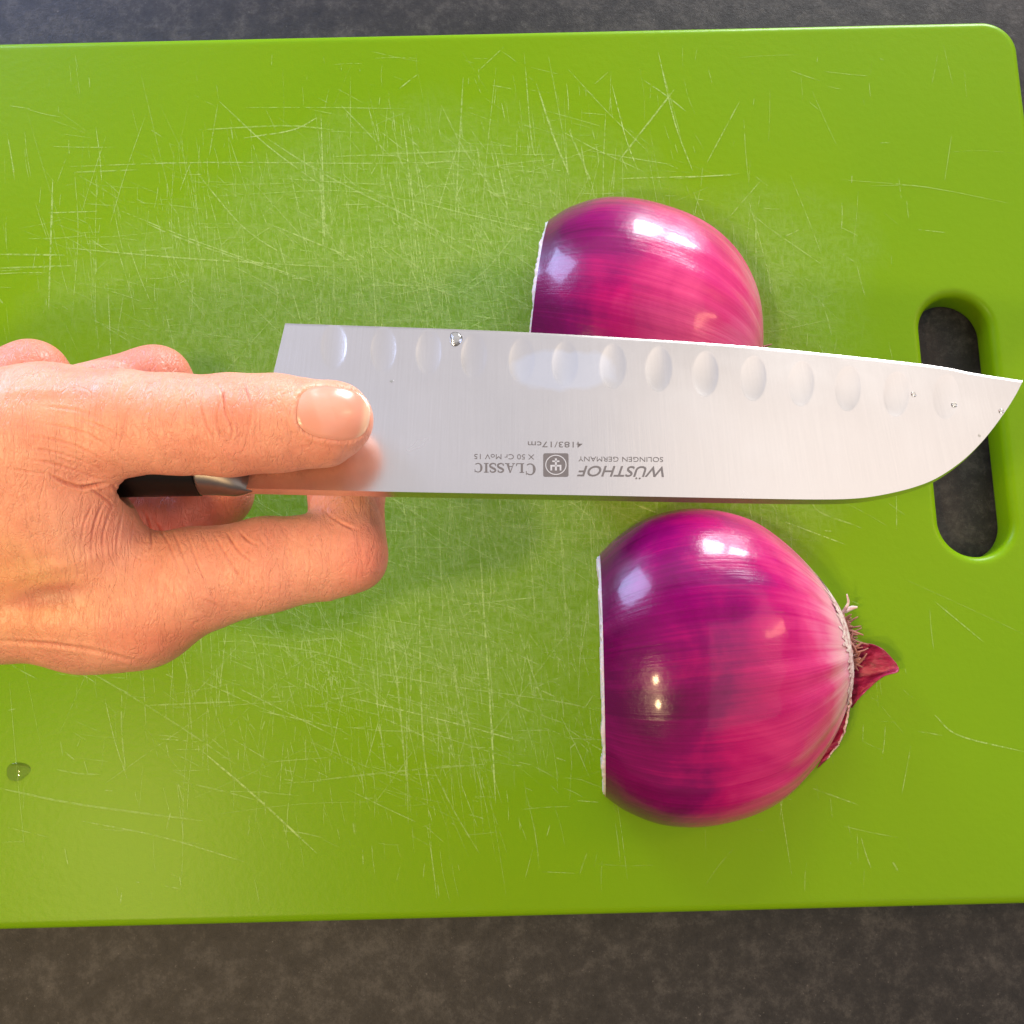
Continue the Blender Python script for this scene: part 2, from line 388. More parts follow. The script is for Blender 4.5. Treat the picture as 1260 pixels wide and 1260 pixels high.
def region(x, y):
    a = math.exp(-((x - 560) / 270) ** 2 - ((y - 330) / 150) ** 2)
    b_ = math.exp(-((x - 480) / 260) ** 2 - ((y - 800) / 160) ** 2)
    c_ = math.exp(-((x - 250) / 190) ** 2 - ((y - 300) / 120) ** 2) * .6
    d_ = math.exp(-((x - 620) / 250) ** 2 - ((y - 560) / 160) ** 2)
    return max(a, b_, c_, d_, .035 if x < 1120 else .012)
cnt = 0
while cnt < 5200:
    x, y = rng.uniform(-60, 1240), rng.uniform(60, 1110)
    if rng.random() > region(x, y): continue
    if 1105 < x and 340 < y < 710: continue
    u = rng.random()
    if u < .62: a = math.radians(rng.normal(84, 9))
    elif u < .74: a = math.radians(rng.normal(3, 5))
    elif u < .90: a = math.radians(rng.normal(28, 12))
    else: a = rng.uniform(0, math.pi)
    l = min(220, rng.lognormal(3.1 if rng.random() < .8 else 4.3, .7)) / 2
    cv = rng.normal(0, .03) * l; dx, dy = math.cos(a), math.sin(a)
    pts = catmull([(x - dx * l, y - dy * l), (x - dy * cv, y + dx * cv), (x + dx * l, y + dy * l)], 7)
    scr.append((pts, abs(rng.normal(.13, .08)) + .08, rng.uniform(.18, .70))); cnt += 1
V, Fc, St = [], [], []
for k, (pts, wd, st) in enumerate(scr):
    W3 = PZ(pts[:, 0], pts[:, 1], 0.0); t = np.gradient(W3[:, :2], axis=0); t /= np.linalg.norm(t, axis=1)[:, None] + 1e-9
    nrm = np.stack([-t[:, 1], t[:, 0]], -1); tt = np.linspace(0, 1, len(pts)); ww = wd * .0005 * np.minimum(1, 5 * np.minimum(tt, 1 - tt) + .25)
    lx, ly = W3[:, :2] @ ex, W3[:, :2] @ ey
    if lx.max() > X1 - .004 or ly.max() > Y1 - .004 or ly.min() < Y0 + .004: continue
    if (abs(lx - sx) < SW + .004).any() and ((ly > sy0 - .006) & (ly < sy1 + .006)).any(): continue
    z = 0.00005 + 0.0001 * ((k % 37) / 37)
    o_ = len(V)
    for p, n_, w_ in zip(W3, nrm, ww):
        V.append((*(p[:2] + n_ * w_), z)); V.append((*(p[:2] - n_ * w_), z)); St += [st, st]
    for i in range(len(pts) - 1):
        Fc.append((o_ + 2 * i, o_ + 2 * i + 1, o_ + 2 * i + 3, o_ + 2 * i + 2))
o = obj('knife_scratches', V, Fc, M_SCR, board, smooth=False, kind='stuff')
a = o.data.attributes.new('strength', 'FLOAT', 'POINT'); a.data.foreach_set('value', np.array(St, np.float32))

# ------------------------------------------------------------------ red onion halves
def onion(name, label, cut_px, root_px, R, prof_, m, rseed, shear=0.0, rooty=True):
    c0 = PZ(*cut_px, 0.0)[:2]; c1 = PZ(*root_px, 0.0)[:2]
    ax = c1 - c0; Lg = np.linalg.norm(ax); ax /= Lg; pe = np.array([-ax[1], ax[0]])
    root = empty(name, (*(c0 + ax * Lg / 2), 0.0003), label, 'onion', 'halves of the cut red onion')
    nt, na = 150, 160
    t = np.linspace(0, 1, nt); rr = np.interp(np.linspace(0, 1, 400), *zip(*prof_))
    cat = catmull(np.array(prof_), 600); rr = np.interp(t, cat[:, 0], cat[:, 1]) * R
    th = np.linspace(0, np.pi, na)
    T, A = np.meshgrid(t, th, indexing='ij'); Rr = rr[:, None] * np.ones_like(A)
    r0 = np.random.default_rng(rseed)
    ribs = sum(np.cos(A * k + r0.uniform(0, 6)) * a_ for k, a_ in ((9, .5), (14, .8), (23, .9), (31, .6)))
    lump = np.cos(2 * A + 1 + rseed) * .5 + np.cos(3 * A + 2 * T * 3 + rseed) * .3
    Rr = Rr * (1 + .0042 * ribs * np.clip((T - .35) / .5, 0, 1) ** 1.5 * 1.6 + .008 * lump)
    def pt(T, A, Rr):
        T = T + shear * np.cos(A) * Rr / Lg * np.clip(1 - T, 0, 1) ** 1.5 - .06 * np.sin(A) * Rr / Lg * np.clip(1 - T, 0, 1) ** 1.5
        x = c0[0] + ax[0] * Lg * T + pe[0] * np.cos(A) * Rr; y = c0[1] + ax[1] * Lg * T + pe[1] * np.cos(A) * Rr
        return np.stack([x, y, np.sin(A) * Rr * .83 + .0003], -1)
    V = pt(T, A, Rr).reshape(-1, 3)
    o = obj('skin', V, grid_faces(nt, na), m, root); fix_normals(o)
    n = o.data.polygons[len(o.data.polygons) // 2].normal
    uvl = o.data.uv_layers.new(name='UVMap'); li = np.empty(len(o.data.loops), np.int32); o.data.loops.foreach_get('vertex_index', li)
    uv = np.stack([A.ravel() / np.pi, T.ravel()], -1); uvl.data.foreach_set('uv', uv[li].astype(np.float32).ravel())
    # cut face at the near end: layers standing slightly uneven, fringed edge
    nr = 64; q = np.linspace(0, 1, nr); Q, A2 = np.meshgrid(q, th, indexing='ij')
    step = np.floor(Q * 8); fr = Q * 8 - step
    jr = r0.normal(0, .00055, na); jr = np.convolve(np.r_[jr[:3], jr, jr[-3:]], np.ones(7) / 7, 'valid') + .25 * r0.normal(0, .00045, na); jag = np.interp(A2, th, jr)
    T2 = -(.0002 + .0005 * (fr < .9) * (.6 + .4 * np.sin(step * 2.1)) + jag * (Q > .85)) / Lg + .0022 * np.sin(A2) * Q * rr[0] / .035 / Lg * 0
    Rc = Q * rr[0] * (1.0 + .002) * (1 + .008 * (np.cos(2 * A2 + 1 + rseed) * .5 + np.cos(3 * A2 + rseed) * .3))
    T2 = np.where(Q > .99, 0.0008 / Lg, T2)
    V = pt(T2, A2, Rc - .00035).reshape(-1, 3); V[:, 2] = np.maximum(V[:, 2], .0003)
    o = obj('cut_face', V, grid_faces(nr, na), M_CUT, root)
    uvl = o.data.uv_layers.new(name='UVMap'); li = np.empty(len(o.data.loops), np.int32); o.data.loops.foreach_get('vertex_index', li)
    uv = np.stack([A2.ravel() / np.pi, Q.ravel()], -1); uvl.data.foreach_set('uv', uv[li].astype(np.float32).ravel())
    # flat side lying on the board
    bo = [tuple(pt(np.array(x), np.array(0.0), np.array(r_))) for x, r_ in zip(t, rr)] + [tuple(pt(np.array(x), np.array(np.pi), np.array(r_))) for x, r_ in zip(t[::-1], rr[::-1])]
    bo = [(x, y, .0002) for x, y, z in bo]
    o = obj('halved_side', bo, [tuple(range(len(bo)))], M_CUT, root, smooth=False); o.data.uv_layers.new(name='UVMap')
    # root end: pale collar, plate and dry root stubs
    rp = rr[-1]
    nc = 26; tc = np.linspace(0, 1, nc); Tc, Ac = np.meshgrid(tc, th, indexing='ij')
    jg = r0.normal(0, 1, na); jg = .5 * jg + .5 * np.roll(jg, 1)
    Tcol = .925 + Tc * .077 + (1 - Tc) * (.016 * np.interp(Ac, th, jg) + .02 * np.sin(Ac * 1.0 - 1.2))
    Rcol = np.interp(np.minimum(Tcol, 1), t, rr) * (1 + .008 * (np.cos(2 * Ac + 1 + rseed) * .5 + np.cos(3 * Ac + 2 * Tcol * 3 + rseed) * .3) + .0005) * np.where(Tcol > 1, 1 - (Tcol - 1) * 6, 1) + .00035 + .0003 * np.interp(Ac * 3 % np.pi, th, jg) * Tc
    V = pt(Tcol, Ac, Rcol).reshape(-1, 3)
    if rooty: o = obj('root_collar', V, grid_faces(nc, na), M_FRAY, root); fix_normals(o)
    V = [pt(np.array(1.012), np.array(0.), np.array(0.))] ; Fp = []
    for a_ in th: V.append(pt(np.array(1.0), np.array(a_), np.array(rp + .0003)))
    for k in range(na - 1): Fp.append((0, k + 1, k + 2))
    obj('root_plate', np.array(V), Fp, M_ROOT, root)
    paths = []
    for k in range(190):
        a_ = r0.uniform(.05, 2.3); q_ = math.sqrt(r0.random()) * rp * 1.05
        p0 = pt(np.array(.998), np.array(a_), np.array(q_)); l = r0.uniform(.0010, .0034) * (2.0 if r0.random() < .08 else 1)
        d = np.array([*(ax * r0.uniform(.3, 1) + pe * r0.normal(.0, .6)), r0.normal(.25, .45)]); d /= np.linalg.norm(d)
        bnd = r0.normal(0, .5, 3); pts = [p0 + d * l * s_ + bnd * l * s_ * s_ * .6 for s_ in np.linspace(0, 1, 5)]
        pts = [np.array([p[0], p[1], max(p[2], .0006)]) for p in pts]
        paths.append((pts, np.linspace(.0006, .00018, 5) * r0.uniform(.6, 1.3)))
    V, Fc = tubes(paths, 5); obj('root_stubs', V, Fc, M_ROOT, root, kind='stuff')
    return root, pt, rr, Lg, ax, pe, R, th, t
PROF = [(0, .765), (.08, .865), (.2, .96), (.33, 1.0), (.45, .995), (.57, .955), (.68, .875), (.79, .73), (.88, .57), (.94, .43), (.98, .31), (1.0, .20)]
on1 = onion('onion_half', 'whole-looking red onion half below the knife with frayed root end and loose papery skin', (741, 828), (1037, 800), .0465, PROF, M_ON1, 3, .085)
PROF2 = [(0, .735), (.08, .85), (.2, .955), (.33, 1.0), (.45, .998), (.57, .97), (.68, .91), (.79, .80), (.88, .65), (.94, .50), (.98, .33), (1.0, .20)]
on2 = onion('onion_half', 'red onion half at the top, partly hidden behind the knife blade', (664, 402), (928, 464), .0458, PROF2, M_ON2, 8, -.12, False)

# loose papery skin at the root of the lower half: a curled flap and a torn strip with pale edge
root, pt, rr, Lg, ax, pe, R, th, t = on1
def sheet(name, rows, thick, m, parent, kind=None, label=None):
    rows = np.asarray(rows, float); nu, nv = rows.shape[:2]
    du = np.gradient(rows, axis=0); dv = np.gradient(rows, axis=1); n = np.cross(du, dv); n /= np.linalg.norm(n, axis=2)[..., None] + 1e-12
    V = np.concatenate([(rows + n * thick / 2).reshape(-1, 3), (rows - n * thick / 2).reshape(-1, 3)])
    f1 = grid_faces(nu, nv); f2 = grid_faces(nu, nv, flip=True) + nu * nv
    Fc = [tuple(x) for x in f1] + [tuple(x) for x in f2]
    b_ = [i * nv for i in range(nu)] + [(nu - 1) * nv + j for j in range(1, nv)] + [i * nv + nv - 1 for i in range(nu - 2, -1, -1)] + [j for j in range(nv - 2, 0, -1)]
    for k in range(len(b_)):
        a, c = b_[k], b_[(k + 1) % len(b_)]; Fc.append((a, c, c + nu * nv, a + nu * nv))
    o = obj(name, V, Fc, m, parent, kind=kind, label=label); fix_normals(o); return o
# flap: between left border (near onion) and right outline
left = catmull([(1054, 796), (1051, 812), (1049, 835), (1047, 858), (1046, 870)], 40)
right = catmull([(1062, 791), (1080, 795), (1096, 808), (1106, 825), (1088, 832), (1070, 846), (1058, 858), (1048, 871)], 40)
rows = []
r1 = np.random.default_rng(5)
for i in range(40):
    row = []
    for j, s_ in enumerate(np.linspace(0, 1, 18)):
        p = left[i] * (1 - s_) + right[i] * s_; u = i / 39
        z = .0012 + .0085 * s_ * (1 - .35 * u) * math.sin(math.pi * min(1, .25 + .6 * (1 - u))) + .0009 * math.sin(u * 19 + s_ * 4) * s_ + (r1.normal(0, .00012))
        row.append(PZ(p[0], p[1], z))
    rows.append(row)
sheet('papery_skin_flap', rows, .00025, M_PAPER, root)
le = catmull([(1036, 812), (1036, 850), (1030, 885), (1018, 918), (1006, 945)], 40)
ri = catmull([(1051, 806), (1049, 840), (1046, 868), (1038, 905), (1018, 934)], 40)
rows = [[PZ(*(le[i] * (1 - s_) + ri[i] * s_), .0018 + .0045 * math.sin(math.pi * i / 39) * s_ + .0006 * math.sin(i * .9)) for s_ in np.linspace(0, 1, 10)] for i in range(40)]
sheet('torn_skin_strip', rows, .00025, M_PAPER, root)
ri2 = ri + np.stack([r1.normal(0, .9, 40), np.zeros(40)], -1)
rows = [[PZ(*(ri2[i] + np.array([-3.6, -.8]) * (1 - s_) * (1.15 - .9 * i / 39)), .0068 + .0035 * math.sin(math.pi * i / 39) + r1.normal(0, .0002)) for s_ in np.linspace(0, 1, 5)] for i in range(40)]
sheet('torn_pale_edge', rows, .0003, M_FRAY, root)
paths = [([PZ(1037, 754, .006), PZ(1041, 748, .008), PZ(1044, 741, .009), PZ(1042, 731, .010)], [.0006, .0005, .0004, .0002]),
         ([PZ(1040, 752, .006), PZ(1048, 748, .006), PZ(1055, 747, .007)], [.0007, .0007, .0003])]
V, Fc = tubes([(catmull(p, 12), np.interp(np.linspace(0, 1, 12), np.linspace(0, 1, len(r_)), r_)) for p, r_ in paths], 7)
obj('dry_root_curl', V, Fc, M_FRAY, root)

# ------------------------------------------------------------------ knife
TAU = math.radians(28)
Nc = np.array([0, math.sin(TAU), math.cos(TAU)])                       # camera frame, right / up / back
BN = Nc[1] * UPV - Nc[2] * FW                                         # blade normal (towards the camera)
B0 = P(800, 510, .2335)
def PB(px, py, off=0.0):
    px = np.asarray(px, float); py = np.asarray(py, float)
    d = FW + RT * ((px - 630) / F)[..., None] + UPV * ((630 - py) / F)[..., None]
    D = ((B0 - CP) @ BN) / (d @ BN)
    return CP + d * D[..., None] + BN * np.asarray(off, float)[..., None]
def DB(px, py): return float((PB(px, py) - CP) @ FW)
knife = empty('knife', PB(650, 600), 'santoku knife with hollow-edged steel blade held out over the onion halves', 'knife')
nu, nv = 860, 130
topc = np.array([(351, 397.5), (602, 406.5), (780, 416), (937, 427), (1134, 447.6), (1200, 459), (1259, 468)], float)
botc = np.array([(303, 601), (480, 605), (700, 609), (900, 613), (1000, 614.5), (1050, 613.5), (1085, 609), (1123, 600), (1153, 588), (1184, 567), (1210.5, 541), (1233, 512), (1248.6, 488), (1259, 468)], float)
def arc(poly, n):
    c = catmull(poly, 2000); s = np.r_[0, np.cumsum(np.linalg.norm(np.diff(c, axis=0), axis=1))]; return c, s / s[-1]
tc_, ts = arc(topc, nu); bc_, bs = arc(botc, nu)
U = np.linspace(0, 1, nu)
# match by x so that sections run across the blade; the tip closes along the curved end
bx = np.interp(U, bs, bc_[:, 0]); by = np.interp(U, bs, bc_[:, 1])
ux = np.where(bx < 1000, 351 + (bx - 303) * (1000 - 351) / (1000 - 303), bx)
ux = np.interp(bx, [303, 700, 1000, 1259], [351, 700, 1000, 1259]); ty = np.interp(ux, tc_[:, 0], tc_[:, 1])
v = np.linspace(0, 1, nv) ** 1.0
PX = ux[:, None] * (1 - v) + bx[:, None] * v; PY = ty[:, None] * (1 - v) + by[:, None] * v
# hollow-ground dimples
dim = [(411, 426), (472, 430), (527.5, 433), (583, 438), (642, 443), (695, 447), (754, 450.5), (810.5, 454), (868, 460), (927, 465.5), (986, 472), (1043.6, 478), (1103, 485), (1164, 488)]
off = np.zeros_like(PX)
for k, (cx, cy) in enumerate(dim):
    dx_ = (PX - cx) + (PY - cy) * .03; q = (dx_ / 16.0) ** 2 + ((PY - cy) / 27.5) ** 2
    off -= (.00024 if k < 4 else .00017 if k < 13 else .00009) * np.clip(1 - q, 0, None) ** .85
# edge bevel on the long sharpened side
db = (PY - ty[:, None]) / 5.45
bevel = np.clip(1 - db / .55, 0, 1); off -= bevel * .00009
front = PB(PX, PY, off)
# thickness: 2.3 mm at the spine, fine at the edge and at the tip
wid = (by - ty) / 204.0
th_ = .00025 + (.0022) * v[None, :] ** 1.0 * np.clip(wid, 0, 1)[:, None] ** .8
back = PB(PX, PY, 0 * off) - BN * th_[..., None]
Vb = np.concatenate([front.reshape(-1, 3), back.reshape(-1, 3)])
f1 = grid_faces(nu, nv); f2 = grid_faces(nu, nv, flip=True) + nu * nv
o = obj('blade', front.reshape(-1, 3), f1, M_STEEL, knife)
# separate shading groups share the mesh: back and rim are appended with flat normals at the borders
def strip(a, b_):
    n = len(a); return np.concatenate([a, b_]), [(i, i + 1, n + i + 1, n + i) for i in range(n - 1)]
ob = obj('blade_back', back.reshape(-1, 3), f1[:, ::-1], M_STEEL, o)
sv, sf = strip(front[:, -1], back[:, -1]); ob = obj('spine', sv, sf, M_SPINE, o)
sv, sf = strip(front[:, 0], back[:, 0]); ob = obj('cutting_edge', sv, sf, M_SPINE, o)
sv, sf = strip(front[0], back[0]); ob = obj('heel', sv, sf, M_SPINE, o)
blade = o
# bolster and handle: lofted sections across the blade plane
def loft(name, secs, m, parent, n=40, ex_=3.0):
    V, nS = [], len(secs)
    for (px_, pt_, pb_, hf, cen) in secs:
        a = PB(px_, pt_); b_ = PB(px_, pb_); c_ = (a + b_) / 2 - BN * cen; hb = (b_ - a) / 2
        for k in range(n):
            u = 2 * math.pi * k / n; cu, su = math.cos(u), math.sin(u)
            V.append(c_ + hb * math.copysign(abs(cu) ** (2 / ex_), cu) + BN * hf * math.copysign(abs(su) ** (2 / ex_), su))
    Fc = [(i * n + k, i * n + (k + 1) % n, (i + 1) * n + (k + 1) % n, (i + 1) * n + k) for i in range(nS - 1) for k in range(n)]
    Fc += [tuple(range(n)), tuple(range((nS - 1) * n, nS * n))]
    o = obj(name, V, Fc, m, parent); fix_normals(o); return o
def lerp_secs(secs, n=24):
    s = catmull(np.array(secs, float), n); return [tuple(x) for x in s]
loft('bolster', lerp_secs([(309, 520, 601.5, .0008, .0012), (303, 512, 602.5, .0020, .0012), (296, 506, 603, .0034, .0012), (285, 500, 603.5, .0046, .0012), (262, 494, 601, .0058, .0012), (241, 490, 600, .0064, .0012)]), M_BOLSTER, knife)
loft('handle', lerp_secs([(241.5, 489, 600, .0068, .0012), (228, 486, 600, .0074, .0012), (120, 480, 600, .0088, .0012), (0, 486, 604, .0090, .0012), (-90, 490, 602, .0084, .0012), (-170, 486, 606, .0080, .0012), (-225, 484, 608, .0074, .0012), (-232, 492, 600, .0050, .0012)], 40), M_BLACK, knife)

# lettering etched on the blade: upside down in the picture, as the knife is held
def text_on_blade(name, s, x_left, x_right, base, top, shear=0.0, bold=0.0, label=None, serif=False):
    """letters run from x_left (in the picture the right-hand end) to x_right; base and top are picture rows"""
    cu = bpy.data.curves.new('t', 'FONT'); cu.body = s; cu.shear = shear; cu.offset = bold; cu.resolution_u = 4
    to = bpy.data.objects.new('t', cu); C.objects.link(to)
    bpy.context.view_layer.update()
    me = bpy.data.meshes.new_from_object(to.evaluated_get(bpy.context.evaluated_depsgraph_get()))
    bpy.data.objects.remove(to)
    co = np.empty(len(me.vertices) * 3); me.vertices.foreach_get('co', co); co = co.reshape(-1, 3)
    faces = [tuple(p.vertices) for p in me.polygons]
    x0, x1 = co[:, 0].min(), co[:, 0].max(); hh = .73 if 'ü' not in s.lower() else .73
    px = x_left + (co[:, 0] - x0) / (x1 - x0) * (x_right - x_left)
    py = base + co[:, 1] / .70 * (top - base)
    py = py + (px - 700) * .0085
    o = obj(name, PB(px, py, .00004), faces, M_ETCH, blade, smooth=False)
    return o
text_on_blade('lettering', 'WÜSTHOF', 817, 710, 573.2, 586.0, .28, .012)
text_on_blade('lettering', 'SOLINGEN GERMANY', 816, 711.5, 561.6, 567.6, 0, .0)
text_on_blade('lettering', '4183/17cm', 716.5, 649.5, 543.6, 550.6, 0, .002)
text_on_blade('lettering', 'X 50 Cr MoV 15', 657.5, 583.5, 559.6, 565.8, 0, .0)
# CLASSIC in roman capitals, drawn stroke by stroke in a unit box
def roman(ch):
    T_, S_ = .20, .07
    R_ = lambda x0, y0, x1, y1: [(x0, y0), (x1, y0), (x1, y1), (x0, y1)]
    if ch == 'I': return [R_(.12, 0, .12 + T_, 1), R_(0, 0, .44, S_), R_(0, 1 - S_, .44, 1)], .50
    if ch == 'L': return [R_(.12, 0, .12 + T_, 1), R_(0, 0, .74, S_), R_(0, 1 - S_, .44, 1), [(.60, 0), (.74, 0), (.78, .28), (.72, .28)]], .80
    if ch == 'A': return [[(.10, 0), (.18, 0), (.50, 1), (.42, 1)], [(.60, 0), (.84, 0), (.52, 1), (.42, 1)], R_(.22, .30, .68, .37), R_(0, 0, .28, S_), R_(.52, 0, .96, S_)], .98
    if ch == 'C':
        q = []
        for k in range(16):
            a0, a1 = math.radians(50 + 260 * k / 16), math.radians(50 + 260 * (k + 1) / 16)
            f = lambda a: (.08 + .13 * max(0, -math.cos(a)))
            q.append([(.44 + .42 * math.cos(a0), .5 + .5 * math.sin(a0)), (.44 + .42 * math.cos(a1), .5 + .5 * math.sin(a1)),
                      (.44 + (.42 - f(a1)) * math.cos(a1), .5 + (.5 - .08) * math.sin(a1)), (.44 + (.42 - f(a0)) * math.cos(a0), .5 + (.5 - .08) * math.sin(a0))])
        q.append(R_(.70, .66, .76, .98)); return q, .84
    if ch == 'S':
        c = catmull([(.58, .76), (.50, .92), (.30, .96), (.11, .84), (.12, .66), (.34, .52), (.56, .38), (.57, .16), (.36, .04), (.16, .07), (.06, .26)], 30)
        w_ = .045 + .055 * np.sin(np.linspace(0, math.pi, 30)) ** 2
        t_ = np.gradient(c, axis=0); t_ /= np.linalg.norm(t_, axis=1)[:, None]; n_ = np.stack([-t_[:, 1], t_[:, 0]], -1)
        a, b_ = c + n_ * w_[:, None], c - n_ * w_[:, None]
        q = [[tuple(a[i]), tuple(a[i + 1]), tuple(b_[i + 1]), tuple(b_[i])] for i in range(29)]
        return q + [R_(.56, .70, .61, .96), R_(.04, .04, .09, .30)], .68
V, Fc, cx = [], [], 0.0
for i, ch in enumerate('CLASSIC'):
    q, wch = roman(ch); sc_ = 1.24 if i == 0 else 1.0
    for poly in q:
        Fc.append(tuple(range(len(V), len(V) + len(poly)))); V += [(cx + x * sc_, y * sc_) for x, y in poly]
    cx += (wch + .05) * sc_
V = np.array(V); px = 659.5 + V[:, 0] / (cx - .05) * (583 - 659.5); py = 570.6 + V[:, 1] * 11.6 + (px - 700) * .0085
obj('lettering', PB(px, py, .00004 + .000004 * np.arange(len(px)) / len(px)), Fc, M_ETCH, blade, smooth=False)
# square emblem: rounded dark tile, ring and three-pronged mark left bright
def flat(polys, off_, name, m, parent):
    V, Fc = [], []
    for poly in polys:
        Fc.append(tuple(range(len(V), len(V) + len(poly)))); V += list(poly)
    V = np.array(V); return obj(name, PB(V[:, 0], V[:, 1], off_), Fc, m, parent, smooth=False)
lx, ly, s_ = 684.0, 572.2, 15.6
mk = flat([rrect(lx - s_, lx + s_, ly - 14.4, ly + 14.4, 2.4, 5)], .00004, 'emblem', M_ETCH, blade)
ringp = []
for k in range(40):
    a0, a1 = 2 * math.pi * k / 40, 2 * math.pi * (k + 1) / 40
    ringp.append([(lx + 13.1 * math.cos(a0), ly + 12.4 * math.sin(a0)), (lx + 13.1 * math.cos(a1), ly + 12.4 * math.sin(a1)),
                  (lx + 11.9 * math.cos(a1), ly + 11.2 * math.sin(a1)), (lx + 11.9 * math.cos(a0), ly + 11.2 * math.sin(a0))])
bx_ = lambda x0, y0, x1, y1: [(lx + x0, ly + y0), (lx + x1, ly + y0), (lx + x1, ly + y1), (lx + x0, ly + y1)]
tr = [bx_(-1.2, -8, 1.2, 6), bx_(-5, -4.5, -1.2, -2.3), bx_(1.2, -4.5, 5, -2.3)]
tr += [bx_(-7.2, -2, -4.8, 6), bx_(4.8, -2, 7.2, 6), bx_(-7.2, -2.3, 7.2, -.1), bx_(-9.0, 4.2, -4.8, 6.4), bx_(4.8, 4.2, 9.0, 6.4)]
tr = [bx_(-1.2, -8, 1.2, 7), bx_(-6.8, 0.0, 6.8, 2.2), bx_(-6.8, 2.2, -4.6, 7), bx_(4.6, 2.2, 6.8, 7), bx_(-4.4, -5.4, 4.4, -3.4)]
M_BRIGHT = m_steel('bright_mark', .3)
flat(ringp + tr, .00007, 'emblem_mark', M_BRIGHT, blade)

# water drops
def drop(px, py, rx, ry, h, where, label, seed=0):
    n, mrings = 24, 9
    base = PB(px, py, 0.0) if where == 'blade' else PZ(px, py, 0.0)
    nrm = BN if where == 'blade' else np.array([0, 0, 1.0]); a = np.array([1.0, 0, 0]); b_ = np.cross(nrm, a)
    r_ = np.random.default_rng(seed); ph = r_.uniform(0, 6, 3)
    V = []
    for i in range(mrings):
        s = 1 - i / mrings
        for k in range(n):
            u = 2 * math.pi * k / n; q = s * (1 + .10 * math.cos(2 * u + ph[0]) + .07 * math.cos(3 * u + ph[1]))
            V.append(a * q * rx * math.cos(u) + b_ * q * ry * math.sin(u) + nrm * h * (1 - s * s) ** (.6 if where == 'blade' else 1.0))
    V.append(nrm * h)
    Fc = [(i * n + k, i * n + (k + 1) % n, (i + 1) * n + (k + 1) % n, (i + 1) * n + k) for i in range(mrings - 1) for k in range(n)]
    Fc += [((mrings - 1) * n + k, (mrings - 1) * n + (k + 1) % n, len(V) - 1) for k in range(n)] + [tuple(range(n))[::-1]]
    o = obj('water_drop', np.array(V), Fc, M_WATER); o.location = tuple(base - nrm * .00008); fix_normals(o)
    o['label'] = label; o['category'] = 'water drop'; o['group'] = 'water drops left on the blade' if where == 'blade' else 'water drop on the board'
drop(561, 417, .0017, .0020, .0008, 'blade', 'largest water drop on the blade, at the cutting edge between two hollows', 1)
drop(1124, 485, .0006, .0007, .0004, 'blade', 'small water drop beside the second hollow from the blade tip', 2)
drop(1174, 498, .0006, .0007, .0004, 'blade', 'small water drop just below the last hollow near the blade tip', 3)
drop(1232, 506, .0006, .0008, .0004, 'blade', 'tiny water drop on the curved rim of the blade tip', 4)
drop(482, 469, .0005, .0004, .0002, 'blade', 'tiny water speck on the steel just right of the thumbnail', 5)
drop(1205, 536, .0008, .0009, .00009, 'blade', 'faint flat water drop inside the curve of the blade tip', 6)
drop(22, 949, .0040, .0026, .0007, 'board', 'flat clear water drop at the left edge of the green board, below the hand', 7)

